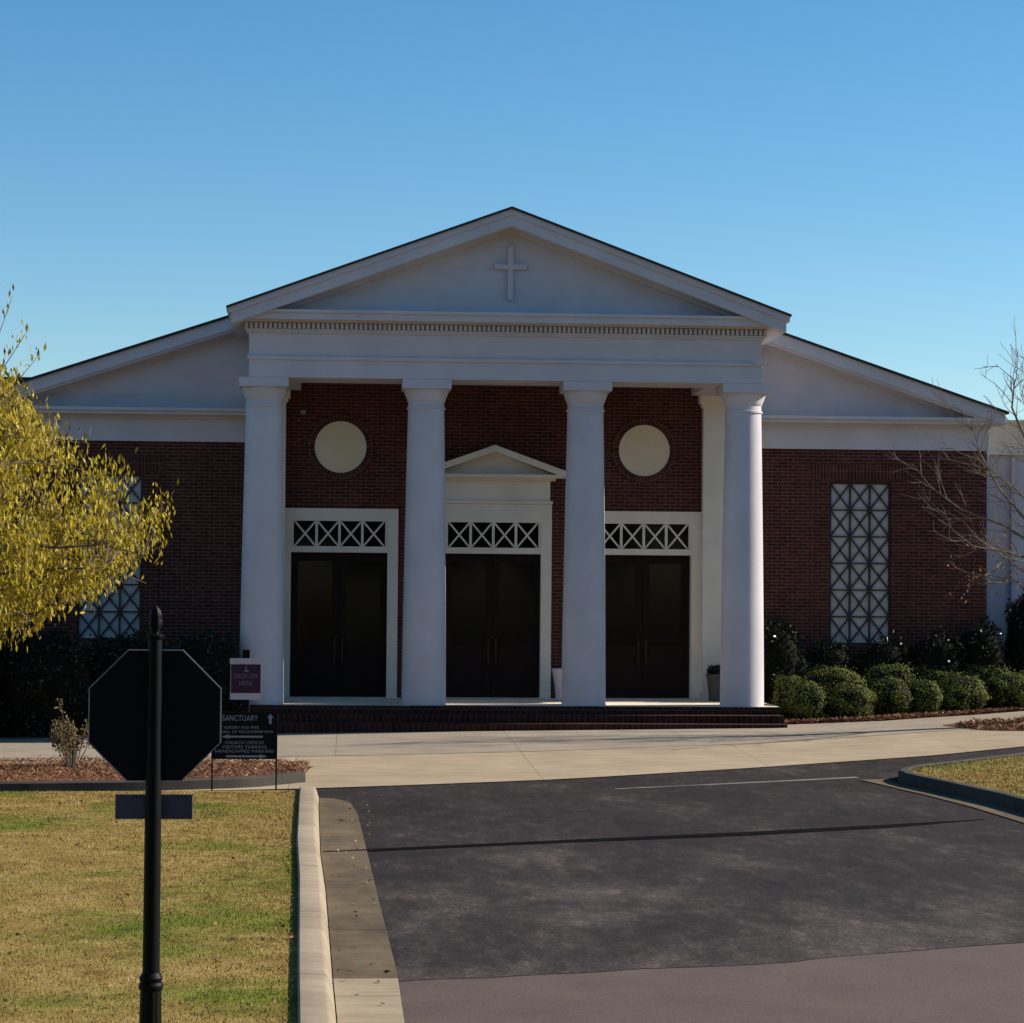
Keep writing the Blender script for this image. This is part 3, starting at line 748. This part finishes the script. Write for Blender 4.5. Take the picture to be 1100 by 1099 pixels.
mb.prism([(GX-.24,z-.012),(GX+.22,z-.012),(GX+.22,z+.012),(GX-.24,z+.012)], yt-.0015, yt+.001).prism([(GX+.20,z-.028),(GX+.30,z),(GX+.20,z+.028)], yt-.0016, yt+.001)
z = zb_+.85*H; x = GX+.335
mb.prism([(x-.018,z-.065),(x+.018,z-.065),(x+.018,z+.02),(x-.018,z+.02)], yt-.0015, yt+.001).prism([(x-.042,z+.015),(x+.042,z+.015),(x,z+.068)], yt-.0016, yt+.001)
mb.build('arrow', M['letter'], pn)

# ------------------------------------------------------------ plum drop-off sign on a black post
HXs, HYs = -4.36, -7.75
dp = empty('drop_off_sign', (HXs, HYs, .06), 'plum and white drop off sign on a black square post', 'sign')
MB().box(HXs-.055, HXs+.055, HYs-.02, HYs+.09, .02, 1.79).build('post', M['black_matte'], dp, bevel=.006)
pn = MB().box(HXs-.235, HXs+.235, HYs-.032, HYs-.024, 1.03, 1.655).build('sign_board', M['signwhite'], dp)
MB().box(HXs-.225, HXs+.225, HYs-.037, HYs-.0325, 1.13, 1.565).build('plum_panel', M['purple'], pn)
MB().box(HXs-.245, HXs+.295, HYs-.042, HYs-.0375, 1.575, 1.66).build('header_strip', M['signwhite'], pn)
text('DROP-OFF', .105, HXs, HYs-.039, 1.385, M['plumletter'], pn, width=.36)
text('HERE', .105, HXs, HYs-.039, 1.275, M['plumletter'], pn, width=.20)
mb = MB(); mb.prism([(HXs-.008,1.45),(HXs+.008,1.45),(HXs+.008,1.545),(HXs-.008,1.545)], HYs-.0395, HYs-.037).prism([(HXs-.045,1.452),(HXs+.055,1.452),(HXs+.012,1.495)], HYs-.0392, HYs-.037)
mb.build('emblem', M['plumletter'], pn)

# ------------------------------------------------------------ planters on the porch
def planter(x, y, prof, mat, label, plant):
    p = empty('planter', (x, y, FZ), label, 'planter')
    MB().lathe([(r, FZ+z) for r, z in prof], x, y, 32).build('pot', mat, p, smooth=True)
    if plant:
        k = 700; a = rng.uniform(0, 2*pi, k); r = np.sqrt(rng.uniform(0, 1, k))*.17; h = rng.uniform(0, .16, k)
        P = np.c_[x+r*np.cos(a), y+r*np.sin(a), FZ+prof[-1][1]-.02+h]; D = unit(rng.normal(size=(k, 3))+np.array([0, 0, .5]))
        quads('plant', leaves(P, D, rng.uniform(.04, .08, k), .03), M['holly'], p)
planter(4.37, 1.75, [(.13,0),(.15,.02),(.15,.12),(.17,.3),(.19,.46),(.21,.48),(.21,.52)], M['pot'], 'grey stone planter with dark foliage beside the right pilaster', True)
planter(1.33, 1.65, [(.10,0),(.13,.02),(.13,.1),(.15,.3),(.19,.55),(.21,.58),(.21,.62)], M['white'], 'tall white planter half hidden behind the third column', False)

# ------------------------------------------------------------ shrubs
def blob_pts(k, c, r, sq=2.6, zmin=-1.0, lump=.06, seed=0):
    """points on a lumpy super-ellipsoid"""
    rr = np.random.default_rng(seed); d = unit(rr.normal(size=(k, 3))); d = d[d[:, 2] > zmin]
    s = (np.abs(d)**sq).sum(1)**(-1/sq)
    ph = rr.uniform(0, 6, 6)
    lum = 1+lump*(np.sin(5*d[:, 0]*1.3+ph[0])*np.sin(4*d[:, 1]+ph[1])+np.sin(6*d[:, 2]+ph[2]+3*d[:, 0]))
    return d*(s*lum)[:, None]*np.array(r)+np.array(c), d
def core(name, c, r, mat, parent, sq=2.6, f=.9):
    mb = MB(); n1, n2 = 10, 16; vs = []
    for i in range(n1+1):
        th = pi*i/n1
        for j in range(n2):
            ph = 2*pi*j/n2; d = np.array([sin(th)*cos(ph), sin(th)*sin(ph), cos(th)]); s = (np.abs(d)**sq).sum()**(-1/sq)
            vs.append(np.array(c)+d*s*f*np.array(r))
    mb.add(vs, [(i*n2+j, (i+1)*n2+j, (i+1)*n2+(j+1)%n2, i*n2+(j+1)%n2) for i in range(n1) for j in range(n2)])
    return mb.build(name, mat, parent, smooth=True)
def shrub(name, x, y, z0, blobs, label, group, mat, k, ll, lw, cat='shrub', seed=0, sq=2.6, depth=.10, lump=.085):
    s = empty(name, (x, y, z0), label, cat, group)
    allq = []
    if mat is M['box']:                                     # clipped by hand: a few flats and shoulders rather than one ball
        dx, dy, dz, rx, ry, rz = blobs[0]; q_ = np.random.default_rng(seed+500)
        blobs = [(dx, dy, dz, rx*.9, ry*.9, rz*q_.uniform(.90, 1.0))]+[(dx+rx*q_.uniform(-.42, .42), dy+ry*q_.uniform(-.3, .2), dz+rz*q_.uniform(-.25, .12), rx*q_.uniform(.5, .68), ry*q_.uniform(.6, .8), rz*q_.uniform(.62, .85)) for _ in range(3)]
        sq = q_.uniform(2.3, 3.4)
    for bi, (dx, dy, dz, rx, ry, rz) in enumerate(blobs):
        c = (x+dx, y+dy, z0+dz)
        P, d = blob_pts(int(k*(rx*ry+ry*rz+rx*rz)), c, (rx, ry, rz), sq, -1, lump, seed+bi)
        m_ = P[:, 2] > z0+.03; P, d = P[m_], d[m_]
        P = P-d*rng.uniform(0, depth, (len(P), 1))+d*(rng.uniform(0, 1, (len(P), 1))**14)*.11; D = unit(d*.9+rng.normal(size=P.shape)*.75)
        LL, LW = rng.uniform(ll*.6, ll*1.3, len(P)), rng.uniform(lw*.7, lw*1.2, len(P))
        allq.append(flat_leaves(P, unit(d+rng.normal(size=P.shape)*.27), LL, LW*1.2) if mat is M['box'] else leaves(P, D, LL, LW))
        core('inner_branches', c, (rx, ry, rz), M['hollydark'], s, sq)
    quads('foliage', np.concatenate(allq), mat, s)
    mb = MB()
    for q in range(4):
        a = q*1.6+seed; mb.tube([(x+.06*cos(a), y+.06*sin(a), z0-.05), (x+.2*cos(a), y+.2*sin(a), z0+blobs[0][2])], .016, 6)
    mb.build('stem', M['bark'], s)
    return s
GB = 'clipped round shrubs along the right bed'
bx = [
 (5.60, .55, [(0,0,.42,.36,.36,.46)], 'upright olive tinted clipped shrub nearest the right end of the steps'),
 (5.86, .20, [(0,0,.34,.40,.38,.42)], 'lower rounded clipped shrub tucked in front of the olive tinted one'),
 (6.72, .42, [(0,0,0.30,.54,.46,0.41)], 'wide round clipped shrub standing second along the front of the right bed'),
 (7.58, .80, [(0,0,0.34,.40,.40,0.43)], 'tall square shouldered clipped shrub sunlit down its right side'),
 (8.30, 1.0, [(0,0,0.32,.40,.40,0.39)], 'boxy clipped shrub with bare stems showing just right of the tall square one'),
 (9.15, 1.35, [(0,0,.32,.58,.46,.40)], 'low broad clipped shrub in front of the right end of the brick wall'),
 (10.2, 1.75, [(0,0,.32,.55,.46,.42)], 'low broad clipped shrub in front of the blue white annex'),
 (11.2, 2.2, [(0,0,.34,.55,.46,.42)], 'low broad clipped shrub cut by the right edge of the photo'),
]
for i, (x, y, bl, lb) in enumerate(bx):
    shrub('clipped_shrub', x, y, gz(x, y)+.05, bl, lb, GB, M['box'], 9500, .042, .022, seed=20+i)
GB2 = 'hedge shrubs behind the clipped ones'
for i, (x, y, bl, lb) in enumerate([
 (6.6, 1.45, [(0,0,.52,.62,.45,.44)], 'flat topped green shrub behind the wide round one'),
 (7.75, 1.65, [(0,0,.50,.62,.42,.44)], 'flat topped green shrub below the tall lattice window'),
 (8.75, 1.85, [(0,0,.46,.66,.42,.45)], 'rounded green shrub in the second row right of the lattice window'),
 (9.8, 2.05, [(0,0,.48,.66,.42,.45)], 'domed green shrub in the second row by the brick corner')]):
    shrub('hedge_shrub', x, y, gz(x, y)+.06, bl, lb, GB2, M['box'], 9000, .042, .022, seed=50+i)
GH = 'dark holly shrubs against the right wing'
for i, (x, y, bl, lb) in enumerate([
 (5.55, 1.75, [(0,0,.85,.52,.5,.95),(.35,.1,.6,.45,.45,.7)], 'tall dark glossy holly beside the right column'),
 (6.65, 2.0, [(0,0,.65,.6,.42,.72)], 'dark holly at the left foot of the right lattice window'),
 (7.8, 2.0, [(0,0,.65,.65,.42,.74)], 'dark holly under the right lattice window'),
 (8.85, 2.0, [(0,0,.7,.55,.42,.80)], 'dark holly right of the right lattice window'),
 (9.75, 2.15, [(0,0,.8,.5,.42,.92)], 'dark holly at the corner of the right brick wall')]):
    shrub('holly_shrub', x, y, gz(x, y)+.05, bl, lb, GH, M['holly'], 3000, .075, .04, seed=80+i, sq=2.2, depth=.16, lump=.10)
x, y = 10.85, 2.55
shrub('evergreen_tree', x, y, gz(x, y)+.05, [(0,0,1.0,.55,.5,1.0),(.05,.0,1.6,.48,.45,.75)], 'tall dark evergreen in front of the white annex at the right edge', None, M['holly'], 2600, .08, .04, cat='evergreen', seed=120, sq=2.2, depth=.2, lump=.12)
GL = 'dark shrubs in the shade of the left wing'
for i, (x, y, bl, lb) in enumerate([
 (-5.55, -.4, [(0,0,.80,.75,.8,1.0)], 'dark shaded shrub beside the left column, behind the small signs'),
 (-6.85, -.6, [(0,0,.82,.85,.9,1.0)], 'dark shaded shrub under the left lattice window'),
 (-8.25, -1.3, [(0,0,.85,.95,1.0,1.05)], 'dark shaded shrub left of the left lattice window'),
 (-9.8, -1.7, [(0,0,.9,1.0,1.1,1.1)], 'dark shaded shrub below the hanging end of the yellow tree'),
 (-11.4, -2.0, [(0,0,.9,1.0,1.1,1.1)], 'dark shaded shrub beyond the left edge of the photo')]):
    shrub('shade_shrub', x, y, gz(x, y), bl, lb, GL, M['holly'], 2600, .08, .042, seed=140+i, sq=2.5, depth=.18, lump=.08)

# dry sunlit shrub on the left island
x, y, z0 = -6.8, -9.2, .07
ds_ = empty('dry_shrub', (x, y, z0), 'small dry shrub with tan leaves standing in the left mulch bed', 'shrub')
mb = MB(); Ps = []; 
for q in range(46):
    a = rng.uniform(0, 2*pi); h = rng.uniform(.35, .75) if q else 1.0; sp = rng.uniform(.05, .38); mid = rng.uniform(.4, .6)
    p0 = (x+.04*cos(a), y+.04*sin(a), z0-.03); p1 = (x+sp*mid*cos(a), y+sp*mid*sin(a), z0+h*.55); p2 = (x+sp*cos(a)*.9-.06, y+sp*sin(a)*.9, z0+h)
    mb.tube([p0, p1, p2], [.008,.006,.003], 5)
    for t in rng.uniform(.25, 1, 30): Ps.append(np.array(p1)*(1-t)+np.array(p2)*t+rng.normal(size=3)*.03)
mb.build('stem', M['bark'], ds_); Ps = np.array(Ps)
quads('foliage', leaves(Ps, unit(rng.normal(size=Ps.shape)+np.array([0,0,.6])), rng.uniform(.03,.075,len(Ps)), rng.uniform(.015,.035,len(Ps))), M['dryleaf'], ds_)

# ------------------------------------------------------------ yellow spring tree at left
TX, TY = -9.2, -9.5
tr = empty('spring_tree', (TX, TY, .1), 'tree full of yellow spring leaf clusters at the left edge', 'tree')
zz = [1.5, 1.95, 2.5, 3.2, 3.75, 4.5, 5.2, 5.9, 6.6, 7.3, 7.9]
rr_ = [.9, 1.6, 2.8, 3.65, 3.85, 3.1, 2.2, 1.75, 1.5, 1.0, .3]
def env(z): return np.interp(z, zz, rr_)
mb = MB(); nodes = []
trunk = [Vector((TX, TY, -.05)), Vector((TX+.05, TY, .8)), Vector((TX-.05, TY+.03, 1.7)), Vector((TX+.02, TY, 3.0)), Vector((TX+.1, TY-.05, 4.6)), Vector((TX, TY, 6.2)), Vector((TX+.05, TY, 7.4))]
mb.tube(trunk, [.17,.14,.125,.10,.07,.04,.015], 12)
trunk_o = mb.build('trunk', M['bark'], tr, smooth=True)
mb = MB(); limbs = []
for q in range(34):
    z1 = rng.uniform(1.6, 6.2); a = q*2.4+rng.uniform(-.3, .3)
    zt = min(7.6, z1+rng.uniform(.2, 1.5)); R_ = env(zt)*rng.uniform(.75, .98)
    base = Vector((np.interp(z1, [t.z for t in trunk], [t.x for t in trunk]), np.interp(z1, [t.z for t in trunk], [t.y for t in trunk]), z1))
    tip = Vector((TX+R_*cos(a), TY+R_*sin(a), zt-.25*R_*.4))
    pts = []
    for t in np.linspace(0, 1, 7):
        p = base.lerp(tip, t); p.z += .35*sin(pi*t)*R_*.25; p += Vector(rng.normal(size=3))*.06*t; pts.append(p)
    r0 = .012+.05*(7-z1)/6
    mb.tube(pts, list(np.linspace(r0, .008, 7)), 7); limbs += pts[1:]
for p in trunk[3:]: limbs.append(p)
L_ = np.array([list(p) for p in limbs])
P_, D_ = [], []
nc = 0
while nc < 1450:
    z = rng.uniform(1.6, 7.5); a = rng.uniform(0, 2*pi); R_ = env(z)
    if rng.uniform() > (R_/3.7)**1.6*1.15 + .06: continue
    lum = 1+.10*sin(3*a+z*2.1)+.07*sin(7*a-z*3.3)
    r = R_*min(lum, 1.02)*sqrt(rng.uniform(.10, .96)); c = np.array([TX+r*cos(a), TY+r*sin(a), z])
    if sin(c[0]*3.1+1)*sin(c[1]*2.9)*sin(c[2]*3.3+.5) > .15 : continue      # gaps
    if z > 5.3 and rng.uniform() < .45: continue
    if z > 6.0 and rng.uniform() < .6: continue
    nc += 1
    j = np.argmin(((L_-c)**2).sum(1)); b0 = L_[j]
    up = np.array([0, 0, rng.uniform(.05, .5)]); mid = (b0+c)/2+rng.normal(size=3)*.05+np.array([0,0,.05])
    if np.linalg.norm(b0-c) < 1.3: mb.tube([b0, mid, c, c+unit(c-b0+up)*.12], [.008,.006,.004,.002], 4, caps=False)
    k = int(rng.uniform(16, 46)); t = rng.uniform(.45, 1.12, k)[:, None]
    pp = b0*(1-t)+c*t+rng.normal(size=(k, 3))*np.array([.10,.10,.12])
    P_.append(pp); sg = -1 if rng.uniform() < (.62 if c[2] < 3.9 else .2) else 1
    D_.append(unit(rng.normal(size=(k, 3))*.33+np.array([0, 0, sg*1.0])))
for q in range(16):                                                         # bare-ish leaders standing out of the top
    a = rng.uniform(0, 2*pi); r = rng.uniform(.2, 1.9); z = rng.uniform(5.4, 6.3); tip = np.array([TX+r*1.15*cos(a), TY+r*1.15*sin(a), z+rng.uniform(.8, 1.7)])
    b0 = np.array([TX+r*.7*cos(a), TY+r*.7*sin(a), z-.5]); mb.tube([b0, (b0+tip)/2+np.array([.05,0,0]), tip], [.010,.007,.003], 5)
    k = 26; t = rng.uniform(.35, 1.0, k)[:, None]; P_.append(b0*(1-t)+tip*t+rng.normal(size=(k,3))*.05); D_.append(unit(rng.normal(size=(k,3))*.25+np.array([0,0,1.0])))
for b0, tip in (((-8.3,-9.4,5.5),(-7.72,-9.4,6.95)), ((-8.2,-9.6,5.4),(-7.45,-9.6,6.45)), ((-8.4,-9.3,5.6),(-7.95,-9.2,7.2)), ((-8.5,-9.7,5.7),(-8.15,-9.8,7.5)), ((-8.1,-9.5,5.2),(-7.3,-9.5,6.1))):
    b0, tip = np.array(b0), np.array(tip); mb.tube([b0, (b0+tip)/2+np.array([.06,0,.02]), tip], [.010,.007,.003], 5)
    k = 30; t = rng.uniform(.3, 1.0, k)[:, None]; P_.append(b0*(1-t)+tip*t+rng.normal(size=(k,3))*.045); D_.append(unit(rng.normal(size=(k,3))*.22+np.array([0,0,1.0])))
mb.build('branches', M['bark'], tr, smooth=True)
P_ = np.concatenate(P_); D_ = np.concatenate(D_)
quads('crown', leaves(P_, D_, rng.uniform(.05,.15,len(P_)), rng.uniform(.022,.050,len(P_))), M['catkin'], tr)

# ------------------------------------------------------------ bare tree at right
BX, BY = 10.55, -2.1
bt_ = empty('bare_tree', (BX, BY, gz(BX, BY)), 'bare winter tree reaching in from the right edge with a few brown leaves', 'tree')
bz = gz(BX, BY)
MB().tube([(BX,BY,bz-.05),(BX+.03,BY,bz+.8),(BX-.05,BY+.05,2.1),(BX,BY,3.2)], [.17,.15,.135,.10], 12).build('trunk', M['palebark'], bt_, smooth=True)
mb = MB(); tips = []
def twig(p, d, Ln, r, lev):
    n_ = 5; pts = [p]; q = p.copy(); dd = d.copy()
    for i in range(n_):
        dd = unit(dd+rng.normal(size=3)*.13+np.array([0,0,.035 if lev else .0])); q = q+dd*Ln/n_; pts.append(q.copy())
    mb.tube(pts, list(np.linspace(r, max(r*.35, .003), n_+1)), 7 if r > .02 else 5, caps=False)
    tips.append((pts[-1], lev)); tips.append((pts[-2], lev))
    if lev >= 3: return
    for i in range(int(rng.uniform(3, 6)) if lev < 2 else int(rng.uniform(2, 5))):
        j = int(rng.uniform(1, n_)); a = rng.normal(size=3); sd = unit(np.cross(dd, a))
        twig(pts[j], unit(dd*.8+sd*.75+np.array([0,0,.12])), Ln*rng.uniform(.4, .62), max(r*.5, .004), lev+1)
def limb(pts, r0, r1, kids=7, lev=1):
    r0 *= .78; r1 *= .55; kids += 4
    pts = [np.array(p, float) for p in pts]; mb.tube(pts, list(np.linspace(r0, r1, len(pts))), 8, caps=False)
    for i in range(kids):
        t = rng.uniform(.25, .98)*(len(pts)-1); j = min(int(t), len(pts)-2); f = t-j
        p = pts[j]*(1-f)+pts[j+1]*f; d = unit(pts[j+1]-pts[j]); sd = unit(np.cross(d, rng.normal(size=3)))
        twig(p, unit(d*.9+sd*.7), rng.uniform(.45, 1.05), .009, lev+1)
limb([(10.5,BY,3.0),(9.9,BY-.1,3.75),(9.35,BY-.15,4.05),(8.85,BY-.2,4.6),(8.5,BY-.25,5.2),(8.3,BY-.3,5.8)], .05, .006, 8)
limb([(10.45,BY,2.7),(9.8,BY+.2,3.5),(9.1,BY+.35,3.95),(8.3,BY+.4,4.25),(7.75,BY+.4,4.65),(7.4,BY+.45,5.1)], .045, .005, 8)
limb([(10.45,BY,2.5),(9.7,BY-.3,3.25),(9.0,BY-.4,3.45),(8.3,BY-.5,3.55),(7.9,BY-.55,3.85),(7.7,BY-.6,4.3)], .040, .005, 8)
limb([(10.5,BY,3.1),(10.0,BY+.1,4.3),(9.55,BY+.2,5.3),(9.2,BY+.2,6.1),(9.25,BY+.2,6.6),(8.9,BY+.25,6.9)], .055, .007, 9)
limb([(10.5,BY,3.2),(10.3,BY,4.6),(9.9,BY-.1,5.6),(9.75,BY-.1,6.5),(9.55,BY-.1,6.8)], .055, .007, 9)
limb([(10.5,BY,3.2),(10.7,BY+.1,4.6),(10.8,BY+.2,6.0),(10.75,BY+.2,6.8)], .06, .008, 9)
limb([(10.55,BY,2.8),(11.4,BY+.2,3.9),(12.1,BY+.3,4.9),(12.6,BY+.4,6.0)], .05, .006, 9)
limb([(10.5,BY,2.6),(10.9,BY-.9,3.7),(11.2,BY-1.5,4.7),(11.3,BY-1.9,5.8)], .045, .006, 8)
limb([(10.5,BY,2.6),(10.3,BY+.9,3.6),(10.1,BY+1.6,4.7),(10.0,BY+2.0,5.9)], .045, .006, 8)
limb([(10.5,BY,2.2),(9.9,BY-.2,2.75),(9.3,BY-.3,2.9),(8.8,BY-.3,3.0)], .025, .005, 5)
limb([(10.5,BY,3.2),(10.15,BY-.3,4.2),(9.85,BY-.5,5.0),(9.45,BY-.6,5.5),(9.1,BY-.65,6.3)], .04, .005, 9)
limb([(10.5,BY,2.9),(9.95,BY+.3,3.9),(9.4,BY+.5,4.6),(8.9,BY+.6,4.95),(8.45,BY+.7,5.5)], .038, .005, 9)
limb([(10.45,BY,2.4),(9.9,BY-.5,3.0),(9.3,BY-.8,3.25),(8.75,BY-.95,3.35),(8.3,BY-1.0,3.7)], .03, .004, 8)
mb.build('branches', M['palebark'], bt_, smooth=True)
Q = np.array([p for p, lv in tips if p[2] < 3.6 and p[0] < 10.2 and lv >= 1] or [(9.5,BY,3.0)])
Q = np.concatenate([Q, np.array([(9.5,BY-.25,2.85),(9.2,BY-.3,2.9),(9.0,BY-.3,2.95),(9.7,BY-.2,2.8)])])
idx = rng.integers(0, len(Q), 190); P_ = Q[idx]+rng.normal(size=(190, 3))*.09; P_[:110] = np.array([9.75, BY-.25, 3.0])+rng.normal(size=(110, 3))*np.array([.35,.25,.13])
quads('brown_leaves', leaves(P_, unit(rng.normal(size=P_.shape)+np.array([0,0,-.7])), rng.uniform(.06,.11,190), rng.uniform(.03,.055,190)), M['deadleaf'], bt_)


# ------------------------------------------------------------ trees out of view behind the camera, added to cut sky light on the facade (they show in the door glass)
k = 5200; d = unit(rng.normal(size=(k, 3))); rad = rng.uniform(.45, 1.0, k)[:, None]**.5
lum = (1+.16*np.sin(d[:, 0]*7+1)*np.sin(d[:, 2]*6)+.12*np.sin(d[:, 1]*9+2))[:, None]
Pb = d*rad*lum*np.array([4.6, 4.6, 6.2])+np.array([0, 0, 9.2]); Db = unit(rng.normal(size=(k, 3)))
base_tree = None
for i in range(13):
    x = -60+i*10+rng.uniform(-2, 2); y = -74+rng.uniform(-5, 5)
    t = empty('sky_block_tree', (x, y, 0), 'broad dark green tree added out of view to cut sky light on the church front', 'tree', 'added trees that cut sky light')
    if base_tree is None:
        off = np.array([x, y, 0]); a = quads('crown', leaves(Pb+off, Db, rng.uniform(.7, 1.3, k), rng.uniform(.5, .9, k)), M['holly'], t)
        b2 = MB().tube([(x,y,-.2),(x+.1,y,3),(x,y+.2,6),(x+.2,y,11)], [.38,.30,.24,.08], 10).build('trunk', M['bark'], t, smooth=True); base_tree = (a, b2)
    else:
        for o in base_tree:
            c = o.copy(); COL.objects.link(c); c.parent = t
        t.rotation_euler.z = i*1.3; t.scale = [rng.uniform(.9, 1.25)]*3
